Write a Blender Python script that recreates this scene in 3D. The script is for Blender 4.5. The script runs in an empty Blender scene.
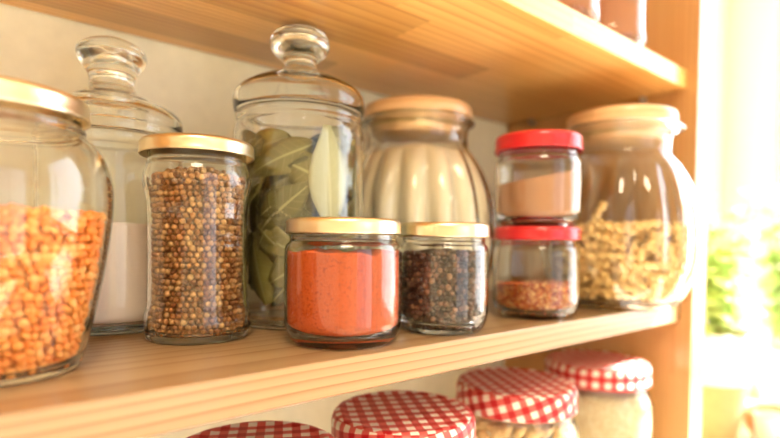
import bpy, bmesh, math, random
from mathutils import Vector, Matrix, Euler
random.seed(7)
PI = math.pi
SC = bpy.context.scene
C = SC.collection

# ------------------------------------------------------------------ measures (metres; z = 0 is the middle shelf's top)
YF, YB, XE, XP = 0.2358, 0.4780, 0.6164, 0.6530      # shelf front, shelf back, inner and outer face of the right side panel
TH = 0.0204                                         # board thickness
ZU = 0.2355                                         # underside of the upper shelf
ZL = -0.2559                                        # top of the lower shelf
WALL = 0.4800
XR = 1.49                                           # right wall
YAW, PITCH, ROLL, FPX, HC, CX, CY = 0.6930, -0.0285, 0.0101, 520.0, 0.065, 389.9, 256.2

# ------------------------------------------------------------------ node helpers
def new_mat(name):
    m = bpy.data.materials.new(name); m.use_nodes = True
    nt = m.node_tree; nt.nodes.clear()
    out = nt.nodes.new('ShaderNodeOutputMaterial')
    return m, nt, out

def N(nt, typ, **kw):
    n = nt.nodes.new(typ)
    for k, v in kw.items():
        if k.startswith('i_'):
            key = k[2:]
            key = int(key) if key.isdigit() else key.replace('_', ' ')
            n.inputs[key].default_value = v
        else:
            setattr(n, k, v)
    return n

def L(nt, a, b): nt.links.new(a, b)

def math_node(nt, op, a, b=None):
    n = nt.nodes.new('ShaderNodeMath'); n.operation = op
    for i, v in enumerate((a, b)):
        if v is None: continue
        if isinstance(v, (int, float)): n.inputs[i].default_value = v
        else: L(nt, v, n.inputs[i])
    return n.outputs[0]

def ramp(nt, fac, stops):
    n = nt.nodes.new('ShaderNodeValToRGB'); cr = n.color_ramp
    while len(cr.elements) < len(stops): cr.elements.new(0.5)
    for e, (p, c) in zip(cr.elements, stops):
        e.position = p; e.color = (*c, 1)
    L(nt, fac, n.inputs[0]); return n.outputs[0]

def mixc(nt, fac, a, b, mode='MIX'):
    n = nt.nodes.new('ShaderNodeMix'); n.data_type = 'RGBA'; n.blend_type = mode
    for s, v in ((n.inputs[0], fac), (n.inputs[6], a), (n.inputs[7], b)):
        if isinstance(v, (int, float)): s.default_value = v
        elif isinstance(v, tuple): s.default_value = (*v, 1)
        else: L(nt, v, s)
    return n.outputs[2]

def principled(nt, out, color=None, rough=0.5, metal=0.0, bump=None, bump_d=0.001, spec=0.5, coat=0.0):
    p = nt.nodes.new('ShaderNodeBsdfPrincipled')
    if isinstance(color, tuple): p.inputs['Base Color'].default_value = (*color, 1)
    elif color is not None: L(nt, color, p.inputs['Base Color'])
    p.inputs['Roughness'].default_value = rough
    p.inputs['Metallic'].default_value = metal
    p.inputs['Specular IOR Level'].default_value = spec
    p.inputs['Coat Weight'].default_value = coat
    if bump is not None:
        b = nt.nodes.new('ShaderNodeBump'); b.inputs['Distance'].default_value = bump_d
        b.inputs['Strength'].default_value = 0.6
        L(nt, bump, b.inputs['Height']); L(nt, b.outputs[0], p.inputs['Normal'])
    L(nt, p.outputs[0], out.inputs[0]); return p

def plain(name, color, rough=0.5, metal=0.0, noise=0.0, nscale=200.0, spec=0.5, coat=0.0):
    m, nt, out = new_mat(name)
    if noise:
        tc = nt.nodes.new('ShaderNodeTexCoord')
        no = N(nt, 'ShaderNodeTexNoise', i_Scale=nscale, i_Detail=3.0)
        L(nt, tc.outputs['Object'], no.inputs['Vector'])
        c = ramp(nt, no.outputs[0], [(0.3, tuple(x * (1 - noise) for x in color)), (0.7, tuple(min(1, x * (1 + noise)) for x in color))])
        principled(nt, out, c, rough, metal, no.outputs[0], 0.0004, spec, coat)
    else:
        principled(nt, out, color, rough, metal, None, 0, spec, coat)
    return m

def wood(name, axis='X', light=(0.80, 0.53, 0.25), dark=(0.56, 0.29, 0.095), strip=0.05, seg=0.42, vary=0.16, pith=(0.03, -0.075), ring=70.0, off=0.12, lines=0.45):
    m, nt, out = new_mat(name)
    tc = nt.nodes.new('ShaderNodeTexCoord'); sep = nt.nodes.new('ShaderNodeSeparateXYZ')
    L(nt, tc.outputs['Object'], sep.inputs[0])
    X, Y, Z = sep.outputs
    a, b, c = (X, Y, Z) if axis == 'X' else (Z, Y, X)
    # glued strips: an id per strip and per length of strip
    sid = math_node(nt, 'FLOOR', math_node(nt, 'DIVIDE', b, strip))
    wn0 = N(nt, 'ShaderNodeTexWhiteNoise', noise_dimensions='1D'); L(nt, sid, wn0.inputs['W'])
    la = math_node(nt, 'FLOOR', math_node(nt, 'ADD', math_node(nt, 'DIVIDE', a, seg), math_node(nt, 'MULTIPLY', wn0.outputs[0], 9.0)))
    wn = N(nt, 'ShaderNodeTexWhiteNoise', noise_dimensions='2D')
    cv = nt.nodes.new('ShaderNodeCombineXYZ'); L(nt, sid, cv.inputs[0]); L(nt, la, cv.inputs[1]); L(nt, cv.outputs[0], wn.inputs['Vector'])
    rnd = wn.outputs['Value']
    # growth rings seen lengthwise
    v2 = nt.nodes.new('ShaderNodeCombineXYZ')
    L(nt, math_node(nt, 'MULTIPLY', a, 0.12), v2.inputs[0])
    L(nt, math_node(nt, 'ADD', math_node(nt, 'SUBTRACT', b, pith[0]), math_node(nt, 'MULTIPLY', rnd, off)), v2.inputs[1])
    L(nt, math_node(nt, 'SUBTRACT', c, pith[1]), v2.inputs[2])
    wv = N(nt, 'ShaderNodeTexWave', wave_type='RINGS', rings_direction='X', wave_profile='SAW', i_Scale=ring, i_Distortion=5.0, i_Detail=2.0)
    wv.inputs['Detail Scale'].default_value = 0.35
    L(nt, v2.outputs[0], wv.inputs['Vector'])
    # fine fibres
    v3 = nt.nodes.new('ShaderNodeCombineXYZ')
    L(nt, math_node(nt, 'MULTIPLY', a, 5.0), v3.inputs[0]); L(nt, math_node(nt, 'MULTIPLY', b, 260.0), v3.inputs[1]); L(nt, math_node(nt, 'MULTIPLY', c, 260.0), v3.inputs[2])
    no = N(nt, 'ShaderNodeTexNoise', i_Scale=1.0, i_Detail=4.0); L(nt, v3.outputs[0], no.inputs['Vector'])
    # broad streaks
    v4 = nt.nodes.new('ShaderNodeCombineXYZ')
    L(nt, math_node(nt, 'MULTIPLY', a, 2.2), v4.inputs[0]); L(nt, math_node(nt, 'MULTIPLY', b, 45.0), v4.inputs[1]); L(nt, math_node(nt, 'MULTIPLY', c, 45.0), v4.inputs[2])
    n2 = N(nt, 'ShaderNodeTexNoise', i_Scale=1.0, i_Detail=2.0); L(nt, v4.outputs[0], n2.inputs['Vector'])
    f1 = math_node(nt, 'POWER', wv.outputs['Fac'], 3.0)
    fac = math_node(nt, 'ADD', math_node(nt, 'MULTIPLY', f1, lines), math_node(nt, 'ADD', math_node(nt, 'MULTIPLY', no.outputs[0], 0.35), math_node(nt, 'MULTIPLY', n2.outputs[0], 0.45)))
    mid = tuple((x * 0.55 + y * 0.45) for x, y in zip(light, dark))
    col = ramp(nt, fac, [(0.40, light), (0.72, mid), (1.0, dark)])
    tint = ramp(nt, rnd, [(0.0, (1 - vary, 1 - vary * 1.25, 1 - vary * 1.6)), (0.22, (1 - vary * .5, 1 - vary * .62, 1 - vary * .8)), (0.45, (.97, .96, .95)), (1.0, (1.0, 1.0, 1.0))])
    col = mixc(nt, 1.0, col, tint, 'MULTIPLY')
    p = principled(nt, out, col, 0.38, 0, no.outputs[0], 0.0002, 0.4, 0.55); p.inputs['Coat Roughness'].default_value = 0.16
    return m

def glass(name, color=(0.992, 0.997, 0.990), ior=1.47, rough=0.0):
    m, nt, out = new_mat(name)
    g = N(nt, 'ShaderNodeBsdfGlass', i_IOR=ior, i_Roughness=rough); g.inputs['Color'].default_value = (*color, 1)
    L(nt, g.outputs[0], out.inputs[0]); return m

def pane_glass(name):
    m, nt, out = new_mat(name)
    t = nt.nodes.new('ShaderNodeBsdfTransparent'); g = N(nt, 'ShaderNodeBsdfGlossy', i_Roughness=0.0)
    f = N(nt, 'ShaderNodeLayerWeight', i_Blend=0.5); mx = nt.nodes.new('ShaderNodeMixShader')
    L(nt, math_node(nt, 'ADD', math_node(nt, 'MULTIPLY', math_node(nt, 'POWER', f.outputs['Facing'], 5.0), .96), .04), mx.inputs[0]); L(nt, t.outputs[0], mx.inputs[1]); L(nt, g.outputs[0], mx.inputs[2]); L(nt, mx.outputs[0], out.inputs[0])
    return m

def grain_mat(name, stops, rough=0.5, spec=0.4, bscale=0.0):
    """each grain of a heap takes its own colour"""
    m, nt, out = new_mat(name)
    ge = nt.nodes.new('ShaderNodeNewGeometry')
    c = ramp(nt, ge.outputs['Random Per Island'], stops)
    bump = None
    if bscale:
        tc = nt.nodes.new('ShaderNodeTexCoord'); no = N(nt, 'ShaderNodeTexNoise', i_Scale=bscale, i_Detail=2.0)
        L(nt, tc.outputs['Object'], no.inputs['Vector']); bump = no.outputs[0]
    principled(nt, out, c, rough, 0, bump, 0.0005, spec); return m

def powder_mat(name, color, speck, scale=900.0, amt=0.62):
    m, nt, out = new_mat(name)
    tc = nt.nodes.new('ShaderNodeTexCoord')
    no = N(nt, 'ShaderNodeTexNoise', i_Scale=scale, i_Detail=4.0); L(nt, tc.outputs['Object'], no.inputs['Vector'])
    n2 = N(nt, 'ShaderNodeTexNoise', i_Scale=60.0, i_Detail=3.0); L(nt, tc.outputs['Object'], n2.inputs['Vector'])
    c = ramp(nt, no.outputs[0], [(0.45, color), (amt, color), (amt + 0.12, speck)])
    c2 = mixc(nt, math_node(nt, 'MULTIPLY', n2.outputs[0], 0.35), c, tuple(min(1, x * 1.15) for x in color))
    principled(nt, out, c2, 0.9, 0, no.outputs[0], 0.0004, 0.1); return m

def gingham(name, p=0.0116, rot=0.5):
    m, nt, out = new_mat(name)
    uv = nt.nodes.new('ShaderNodeUVMap'); mp = nt.nodes.new('ShaderNodeMapping'); L(nt, uv.outputs[0], mp.inputs[0])
    mp.inputs['Rotation'].default_value = (0, 0, rot)
    sep = nt.nodes.new('ShaderNodeSeparateXYZ'); L(nt, mp.outputs[0], sep.inputs[0])
    s = []
    for k in (0, 1):
        fr = math_node(nt, 'FRACT', math_node(nt, 'DIVIDE', math_node(nt, 'ADD', sep.outputs[k], 5.0), p))
        s.append(math_node(nt, 'LESS_THAN', fr, 0.5))
    f = math_node(nt, 'MULTIPLY', math_node(nt, 'ADD', s[0], s[1]), 0.5)
    n = nt.nodes.new('ShaderNodeValToRGB'); cr = n.color_ramp; cr.interpolation = 'CONSTANT'
    cr.elements[0].position = 0; cr.elements[0].color = (0.82, 0.77, 0.70, 1)
    cr.elements[1].position = 0.25; cr.elements[1].color = (0.62, 0.11, 0.10, 1)
    e = cr.elements.new(0.75); e.color = (0.43, 0.008, 0.014, 1)
    L(nt, f, n.inputs[0])
    principled(nt, out, n.outputs[0], 0.36, 0, None, 0, 0.4, 0.0); return m

M = {}
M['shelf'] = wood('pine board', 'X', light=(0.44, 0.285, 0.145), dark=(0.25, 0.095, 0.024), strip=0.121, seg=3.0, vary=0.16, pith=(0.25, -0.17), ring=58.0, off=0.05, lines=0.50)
M['shelf_up'] = wood('glued pine board', 'X', light=(0.96, 0.57, 0.185), dark=(0.62, 0.25, 0.045), strip=0.042, seg=0.36, vary=0.30, pith=(0.30, 0.30), ring=52.0)
M['panel'] = wood('upright pine board', 'Z', light=(0.58, 0.32, 0.125), dark=(0.42, 0.19, 0.055), strip=0.05, seg=2.0, vary=0.14, pith=(0.31, 0.62), ring=60.0)
M['wall'] = plain('cream wall paint', (0.89, 0.87, 0.72), 0.85, 0, 0.03, 90)
M['wallw'] = plain('pale wall paint', (0.78, 0.73, 0.60), 0.85)
M['floor'] = wood('floorboards', 'X', light=(0.80, 0.66, 0.46), dark=(0.66, 0.48, 0.29), strip=0.14, seg=1.6, vary=0.2)
M['white'] = plain('white gloss paint', (0.88, 0.88, 0.86), 0.35)
M['glass'] = glass('clear jar glass')
M['thick'] = glass('thick clear glass', (0.992, 0.997, 0.993))
M['greenish'] = glass('greenish rim glass', (0.90, 0.97, 0.91))
M['pane'] = pane_glass('window pane')
M['gold'] = plain('brushed gold tin', (0.85, 0.74, 0.52), 0.30, 1.0)
M['red'] = plain('red lacquered tin', (0.58, 0.008, 0.018), 0.28, 0, coat=0.5)
M['gingham'] = gingham('red gingham tin')
M['lidwood'] = wood('turned lid wood', 'X', light=(0.82, 0.55, 0.30), dark=(0.60, 0.33, 0.14), strip=0.03, seg=5.0, vary=0.12, pith=(0.0, -0.2), ring=40.0)
M['lentil'] = grain_mat('split red lentils', [(0.0, (0.80, 0.21, 0.028)), (0.4, (0.85, 0.28, 0.045)), (0.75, (0.88, 0.36, 0.08)), (1.0, (0.90, 0.48, 0.16))], 0.5)
M['coriander'] = grain_mat('coriander seed husk', [(0.0, (0.17, 0.065, 0.018)), (0.35, (0.28, 0.115, 0.032)), (0.7, (0.40, 0.19, 0.06)), (1.0, (0.60, 0.36, 0.15))], 0.55, 0.3, 900.0)
M['pepper'] = grain_mat('peppercorn husk', [(0.0, (0.035, 0.018, 0.014)), (0.5, (0.085, 0.038, 0.026)), (0.85, (0.19, 0.085, 0.055)), (1.0, (0.30, 0.17, 0.11))], 0.45, 0.5, 1200.0)
M['chilli'] = grain_mat('dried chilli flake', [(0.0, (0.30, 0.025, 0.010)), (0.35, (0.52, 0.09, 0.02)), (0.7, (0.66, 0.24, 0.05)), (1.0, (0.86, 0.60, 0.26))], 0.5)
M['paprika'] = powder_mat('paprika', (0.50, 0.084, 0.019), (0.30, 0.040, 0.012), 620.0, 0.53)
M['salt'] = powder_mat('fine pale salt', (0.90, 0.78, 0.70), (0.80, 0.64, 0.55), 1500.0, 0.6)
M['flour'] = powder_mat('flour', (0.74, 0.68, 0.56), (0.66, 0.59, 0.47), 300.0, 0.6)
M['cocoa'] = powder_mat('ground cinnamon', (0.43, 0.22, 0.12), (0.36, 0.17, 0.09), 800.0, 0.6)
M['cocoa2'] = powder_mat('cocoa mix', (0.42, 0.17, 0.085), (0.34, 0.13, 0.06), 700.0, 0.6)
M['grain'] = grain_mat('pale short grain', [(0.0, (0.80, 0.64, 0.40)), (0.6, (0.88, 0.76, 0.54)), (1.0, (0.92, 0.84, 0.66))], 0.5)
M['pasta'] = plain('durum pasta', (0.88, 0.60, 0.245), 0.5, 0, 0.06, 300)
M['nut'] = plain('peeled peanut', (0.84, 0.58, 0.29), 0.5, 0, 0.1, 200)
M['steel'] = plain('shelf pin steel', (0.6, 0.58, 0.55), 0.3, 1.0)
M['soil'] = plain('potting soil', (0.10, 0.06, 0.035), 0.9, 0, 0.3, 300)
M['clay'] = plain('pale clay', (0.52, 0.31, 0.15), 0.7, 0, 0.05, 80)
M['counter'] = plain('cream worktop', (0.55, 0.42, 0.28), 0.4, 0, 0.04, 60)
M['brownwood'] = plain('brown turned wood', (0.45, 0.22, 0.09), 0.5, 0, 0.15, 60)
M['ceramic'] = plain('white glazed ceramic', (0.90, 0.88, 0.84), 0.15)

def leaf_mat(name, lo, hi, vein, trans):
    m, nt, out = new_mat(name)
    oi = nt.nodes.new('ShaderNodeObjectInfo'); ge = nt.nodes.new('ShaderNodeNewGeometry')
    r = math_node(nt, 'FRACT', math_node(nt, 'ADD', oi.outputs['Random'], ge.outputs['Random Per Island']))
    c = ramp(nt, r, [(0.0, lo), (1.0, hi)])
    uv = nt.nodes.new('ShaderNodeUVMap'); sep = nt.nodes.new('ShaderNodeSeparateXYZ'); L(nt, uv.outputs[0], sep.inputs[0])
    ab = math_node(nt, 'ABSOLUTE', sep.outputs[1])
    rib = math_node(nt, 'LESS_THAN', ab, 0.07)
    side = math_node(nt, 'LESS_THAN', math_node(nt, 'FRACT', math_node(nt, 'SUBTRACT', math_node(nt, 'MULTIPLY', sep.outputs[0], 9.0), math_node(nt, 'MULTIPLY', ab, 1.4))), 0.10)
    f = math_node(nt, 'MAXIMUM', rib, math_node(nt, 'MULTIPLY', side, 0.35))
    c = mixc(nt, f, c, vein)
    p = nt.nodes.new('ShaderNodeBsdfPrincipled'); L(nt, c, p.inputs['Base Color']); p.inputs['Roughness'].default_value = 0.5
    t = nt.nodes.new('ShaderNodeBsdfTranslucent'); L(nt, c, t.inputs[0])
    mx = nt.nodes.new('ShaderNodeMixShader'); mx.inputs[0].default_value = trans
    L(nt, p.outputs[0], mx.inputs[1]); L(nt, t.outputs[0], mx.inputs[2]); L(nt, mx.outputs[0], out.inputs[0]); return m
M['bay'] = leaf_mat('dried bay leaf', (0.075, 0.07, 0.014), (0.30, 0.265, 0.075), (0.42, 0.39, 0.17), 0.15)
M['baypale'] = leaf_mat('pale underside of a bay leaf', (0.50, 0.50, 0.28), (0.52, 0.52, 0.30), (0.66, 0.66, 0.45), 0.15)
M['basil'] = leaf_mat('fresh basil leaf', (0.44, 0.60, 0.18), (0.68, 0.80, 0.42), (0.62, 0.76, 0.4), 0.4)
M['stemgreen'] = plain('green stem', (0.30, 0.42, 0.10), 0.5)

# ------------------------------------------------------------------ mesh helpers
def link_mesh(name, verts, faces, mat, parent=None, loc=(0, 0, 0), smooth=True, uvs=None, fix=False):
    me = bpy.data.meshes.new(name); me.from_pydata(verts, [], faces)
    if uvs:
        ul = me.uv_layers.new(name='UVMap'); flat = [0.0] * (2 * len(me.loops))
        k = 0
        for f in uvs:
            for u, v in f: flat[k] = u; flat[k + 1] = v; k += 2
        ul.data.foreach_set('uv', flat)
    if fix:
        bm = bmesh.new(); bm.from_mesh(me); bmesh.ops.recalc_face_normals(bm, faces=bm.faces); bm.to_mesh(me); bm.free()
    if smooth: me.polygons.foreach_set('use_smooth', [True] * len(me.polygons))
    me.materials.append(mat); me.update()
    o = bpy.data.objects.new(name, me); C.objects.link(o); o.location = loc
    if parent: o.parent = parent
    return o

def tag(o, label=None, cat=None, group=None, kind=None):
    if label: o['label'] = label
    if cat: o['category'] = cat
    if group: o['group'] = group
    if kind: o['kind'] = kind
    return o

def empty(name, loc, label=None, cat=None, group=None, kind=None):
    o = bpy.data.objects.new(name, None); C.objects.link(o); o.location = loc; o.empty_display_size = 0.02
    return tag(o, label, cat, group, kind)

def box(name, x0, x1, y0, y1, z0, z1, mat, parent=None, bevel=0.0):
    bm = bmesh.new(); bmesh.ops.create_cube(bm, size=1)
    for v in bm.verts:
        v.co = Vector((x0 + (v.co.x + .5) * (x1 - x0), y0 + (v.co.y + .5) * (y1 - y0), z0 + (v.co.z + .5) * (z1 - z0)))
    if bevel: bmesh.ops.bevel(bm, geom=list(bm.edges), offset=bevel, segments=3, affect='EDGES', profile=0.5)
    me = bpy.data.meshes.new(name); bm.to_mesh(me); bm.free(); me.materials.append(mat)
    o = bpy.data.objects.new(name, me); C.objects.link(o)
    if parent: o.parent = parent
    return o

def chaikin(p, n=2):
    for _ in range(n):
        q = [p[0]]
        for a, b in zip(p, p[1:]):
            q.append((a[0] * .75 + b[0] * .25, a[1] * .75 + b[1] * .25)); q.append((a[0] * .25 + b[0] * .75, a[1] * .25 + b[1] * .75))
        q.append(p[-1]); p = q
    return p

def lathe_data(prof, seg=72, mod=None):
    """closed profile that begins and ends on the axis (r = 0)"""
    vs, fs, rows = [], [], []
    for r, z in prof:
        if r < 1e-7: rows.append([len(vs)]); vs.append((0, 0, z)); continue
        row = []
        for j in range(seg):
            t = 2 * PI * j / seg; k = mod(r, z, t) if mod else 1.0
            row.append(len(vs)); vs.append((r * k * math.cos(t), r * k * math.sin(t), z))
        rows.append(row)
    for a, b in zip(rows, rows[1:]):
        for j in range(seg):
            k = (j + 1) % seg
            if len(a) == 1 and len(b) == 1: continue
            if len(a) == 1: fs.append((a[0], b[k], b[j]))
            elif len(b) == 1: fs.append((a[j], a[k], b[0]))
            else: fs.append((a[j], a[k], b[k], b[j]))
    return vs, fs

def lathe(name, prof, mat, parent=None, loc=(0, 0, 0), seg=72, mod=None):
    vs, fs = lathe_data(prof, seg, mod)
    return link_mesh(name, vs, fs, mat, parent, loc, True, None, True)

def interp(pts, z):
    """radius at height z of an outline whose z rises"""
    if z <= pts[0][1]: return pts[0][0]
    for (r0, z0), (r1, z1) in zip(pts, pts[1:]):
        if z0 <= z <= z1:
            return r0 if z1 - z0 < 1e-9 else r0 + (r1 - r0) * (z - z0) / (z1 - z0)
    return pts[-1][0]

def scl(p, sr, sz=None, z0=0.0, dz=0.0):
    sz = sr if sz is None else sz
    return [(r * sr, (z0 + (z - z0) * sz if z > z0 else z) + dz) for r, z in p]

class Vessel:
    """a hollow glass body: outer outline, wall and base thickness; inside(z) is the inner radius"""
    def __init__(s, outer, wall=0.0018, base=0.004, corner=0.004, sm=2):
        s.out = chaikin(outer, sm); s.base, s.wall, s.corner = base, wall, corner
        s.rise = [p for p in s.out if p[0] > 0]
        s.top = s.out[-1][1]
    def ro(s, z):
        up = []
        zmax = -9
        for p in s.rise:
            if p[1] >= zmax: up.append(p); zmax = p[1]
        return interp(up, z)
    def inside(s, z):
        z = max(z, s.base)
        r = s.ro(max(z, s.base + 0.001)) - s.wall
        k = (z - s.base) / s.corner
        if k < 1: r -= s.corner * (1 - math.sqrt(max(0, 1 - (1 - k) ** 2)))
        return r
    def profile(s):
        p = list(s.out); n = 46
        z1, z0 = s.top, s.base
        rr = s.out[-1][0]
        p.append((rr - s.wall * 0.3, z1 + s.wall * 0.45)); p.append((rr - s.wall * 0.75, z1 + s.wall * 0.4))
        for i in range(n + 1):
            z = z1 - (z1 - z0) * (1 - (1 - i / n) ** 1.6) if False else z1 - (z1 - z0) * i / n
            p.append((s.inside(z), z))
        for q in (0.6, 0.3): p.append((s.inside(z0) * q, z0 + 0.0006 * (1 - q)))
        p.append((0, z0 + 0.0008))
        return p

def tin_lid(name, r, z0, z1, mat, parent, seg=72, step=0.0):
    """screw lid: rolled lower edge, skirt, rounded shoulder, shallow panel on top; hollow underneath"""
    h = z1 - z0
    p = [(0, z1 - 0.0012), (r * 0.80, z1 - 0.0012), (r * 0.86, z1 - 0.0010), (r * 0.885, z1), (r * 0.92, z1), (r * 0.955, z1 - h * 0.06), (r * 0.978, z1 - h * 0.15), (r * 0.989, z1 - h * 0.24), (r * 0.992, z1 - h * 0.34),
         (r * 0.992, z0 + h * 0.24), (r * 1.0, z0 + h * 0.17), (r * 1.0, z0 + h * 0.05), (r * 0.99, z0), (r * 0.972, z0 + h * 0.03), (r * 0.965, z0 + h * 0.2), (r * 0.965, z1 - h * 0.16), (r * 0.93, z1 - 0.0022), (0, z1 - 0.0022)]
    return lathe(name, p, mat, parent, (0, 0, 0), seg)

ICO = {}
def ico(sub):
    if sub not in ICO:
        bm = bmesh.new(); bmesh.ops.create_icosphere(bm, subdivisions=sub, radius=1.0)
        bm.verts.ensure_lookup_table()
        ICO[sub] = ([v.co.copy() for v in bm.verts], [tuple(v.index for v in f.verts) for f in bm.faces]); bm.free()
    return ICO[sub]

class Heap:
    def __init__(s): s.v, s.f = [], []
    def add(s, vs, fs):
        b = len(s.v); s.v += vs; s.f += [tuple(i + b for i in f) for f in fs]
    def seed(s, pos, size, rot, sub=2):
        vs, fs = ico(sub); mtx = Matrix.Translation(pos) @ rot.to_matrix().to_4x4() @ Matrix.Diagonal((*size, 1))
        s.add([tuple(mtx @ v) for v in vs], fs)

def solid(inside, z0, ztop, mat, name, loc, seg=72, rows=26, gap=0.0004, rings=16, mod=None, heap=None, shrink=0.0):
    """a filling that takes the jar's inner shape, with its own free surface ztop(x, y)"""
    vs, fs, idx = [], [], []
    vs.append((0, 0, z0)); first = 0
    zt = [ztop((inside(z0 + .02) - shrink) * math.cos(2 * PI * j / seg), (inside(z0 + .02) - shrink) * math.sin(2 * PI * j / seg)) for j in range(seg)]
    rws = []
    for i in range(rows + 1):
        row = []
        for j in range(seg):
            t = 2 * PI * j / seg
            z = z0 + (zt[j] - z0) * (i / rows)
            r = inside(z) - gap - shrink
            if mod: r *= mod(r, z, t)
            row.append(len(vs)); vs.append((r * math.cos(t), r * math.sin(t), z))
        rws.append(row)
    last = rws[-1]; edge = [vs[k] for k in last]
    for i in range(1, rings):
        q = 1 - i / rings; row = []
        for j in range(seg):
            x, y = edge[j][0] * q, edge[j][1] * q
            row.append(len(vs)); vs.append((x, y, ztop(x, y)))
        rws.append(row)
    cen = len(vs); vs.append((0, 0, ztop(0, 0)))
    for j in range(seg): fs.append((0, rws[0][(j + 1) % seg], rws[0][j]))
    for a, b in zip(rws, rws[1:]):
        for j in range(seg):
            k = (j + 1) % seg; fs.append((a[j], a[k], b[k], b[j]))
    for j in range(seg): fs.append((rws[-1][j], rws[-1][(j + 1) % seg], cen))
    if heap is not None: heap.add(vs, fs); return None
    return link_mesh(name, vs, fs, mat, None, loc, True, None, False)

def rrot(): return Euler((random.uniform(0, 6.3), random.uniform(0, 6.3), random.uniform(0, 6.3)))

def granular(name, inside, z0, ztop, d, mat, loc, shape=(1, 1, 1), sub=2, flat=False, jit=0.16, pack=0.99, layers=2):
    hp = Heap()
    solid(inside, z0 + 0.0006, lambda x, y: ztop(x, y) - d * 1.2, None, '', None, 48, 14, 0.0004, 8, None, hp, d * 1.25)
    for lay in range(layers):
        z = z0 + d * 0.45; row = 0
        while True:
            R = inside(z) - d * 0.5 * max(shape[0], 0.9) - 0.0003 - lay * d * 0.74
            if R < d: z += d * .5; continue
            n = max(6, int(2 * PI * R / (d * pack)))
            alive = False
            for k in range(n):
                t = 2 * PI * (k + 0.5 * (row % 2) + random.uniform(-jit, jit) + 0.37 * lay) / n
                zz = z + random.uniform(-jit, jit) * d * 0.7
                rr = R - abs(random.gauss(0, 0.14)) * d
                x, y = rr * math.cos(t), rr * math.sin(t)
                if zz > ztop(x, y): continue
                alive = True
                s = d * 0.5 * random.uniform(0.86, 1.06)
                if flat:
                    e = Euler((random.gauss(0, .5), PI / 2 + random.gauss(0, .5), t + random.gauss(0, .25)))
                else: e = rrot()
                hp.seed((x, y, max(zz, z0 + s * .7)), (s * shape[0], s * shape[1], s * shape[2]), e, sub)
            if not alive and z > z0 + 3 * d: break
            z += d * pack * 0.86; row += 1
            if z > z0 + 0.4: break
    # the free surface
    R = inside(ztop(0, 0)) - d * 0.6; g = d * pack; a = int(R / g) + 2
    for i in range(-a, a + 1):
        for j in range(-a, a + 1):
            x = (i + 0.5 * (j % 2) + random.uniform(-jit, jit)) * g; y = (j + random.uniform(-jit, jit)) * g * 0.87
            z = ztop(x, y)
            if math.hypot(x, y) > inside(z) - d * 0.55: continue
            s = d * 0.5 * random.uniform(0.86, 1.06)
            e = Euler((random.gauss(0, .5), random.gauss(0, .5), random.uniform(0, 6))) if flat else rrot()
            hp.seed((x, y, z + random.uniform(-.25, .2) * d), (s * shape[0], s * shape[1], s * shape[2]), e, sub)
    return link_mesh(name, hp.v, hp.f, mat, None, loc, True)

def bumps(seed, amp, freq):
    rnd = random.Random(seed); w = [(rnd.uniform(-1, 1) * freq, rnd.uniform(-1, 1) * freq, rnd.uniform(0, 6.3), rnd.uniform(.4, 1)) for _ in range(9)]
    return lambda x, y: amp * sum(a * math.sin(u * x + v * y + p) for u, v, p, a in w) / 3.0

def jar(name, loc, label, group=None):
    return empty(name, loc, label, 'jar', group)

# ------------------------------------------------------------------ the shelf unit
unit = empty('shelf_unit', (0, 0, 0), 'open pine shelf unit with thick boards against the cream wall', 'shelf')
XL = -0.62
box('shelf_board', XL, XE, YF, YB, -TH, 0, M['shelf'], unit, 0.0012)
box('shelf_board', XL, XE, YF, YB, ZU, ZU + TH, M['shelf_up'], unit, 0.0012)
box('shelf_board', XL, XE, YF, YB, ZL - TH, ZL, M['shelf_up'], unit, 0.0012)
box('shelf_board', XL, XE, YF, YB, 0.58, 0.60, M['shelf_up'], unit, 0.0012)
box('side_panel', XE, XP, YF - .0115, YB, -0.50, 0.62, M['panel'], unit, 0.001)
box('side_panel', XL - 0.0366, XL, YF - .0115, YB, -0.50, 0.62, M['panel'], unit, 0.001)
for y in (YF + 0.045, YB - 0.045):
    for z in (ZU, 0.0 - TH, ZL - TH):
        hp = Heap(); vs, fs = lathe_data([(0, 0), (0.0028, 0), (0.0032, 0.0006), (0.0032, 0.008), (0.0026, 0.009), (0, 0.009)], 16)
        rm = Matrix.Translation((XE, y, z - 0.0034)) @ Matrix.Rotation(-PI / 2, 4, 'Y')
        hp.add([tuple(rm @ Vector(v)) for v in vs], fs)
        tag(link_mesh('shelf_pin', hp.v, hp.f, M['steel'], unit, fix=True), 'small steel shelf pin')

# ------------------------------------------------------------------ jars on the middle shelf
# 1 red lentils, at the left edge
P = (0.0135, 0.3107, 0)
V = Vessel(scl([(0, .0018), (.022, .0012), (.0245, 0), (.028, 0), (.0300, .0025), (.0325, .012), (.0368, .032), (.0405, .054), (.0424, .074), (.0414, .086), (.0378, .0955), (.0325, .1005), (.0308, .1018), (.0318, .1030), (.0318, .1042), (.0302, .1055), (.0300, .116)], 1.193, 1.135), .0023, .0038)
j = jar('lentil_jar', P, 'big-bellied jar of orange lentils with a gold lid, left of the coriander jar')
lathe('glass_body', V.profile(), M['glass'], j)
tin_lid('lid', .0400, .1222, .1328, M['gold'], j)
bl = bumps(1, .0018, 160)
o = granular('red_lentils', V.inside, V.base + .0008, lambda x, y: .0765 + bl(x, y), .0048, M['lentil'], P, (1, 1, .66), 2, True, .26, .88)
tag(o, 'orange split lentils heaped inside the big-bellied jar', 'lentils', None, 'stuff')

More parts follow.
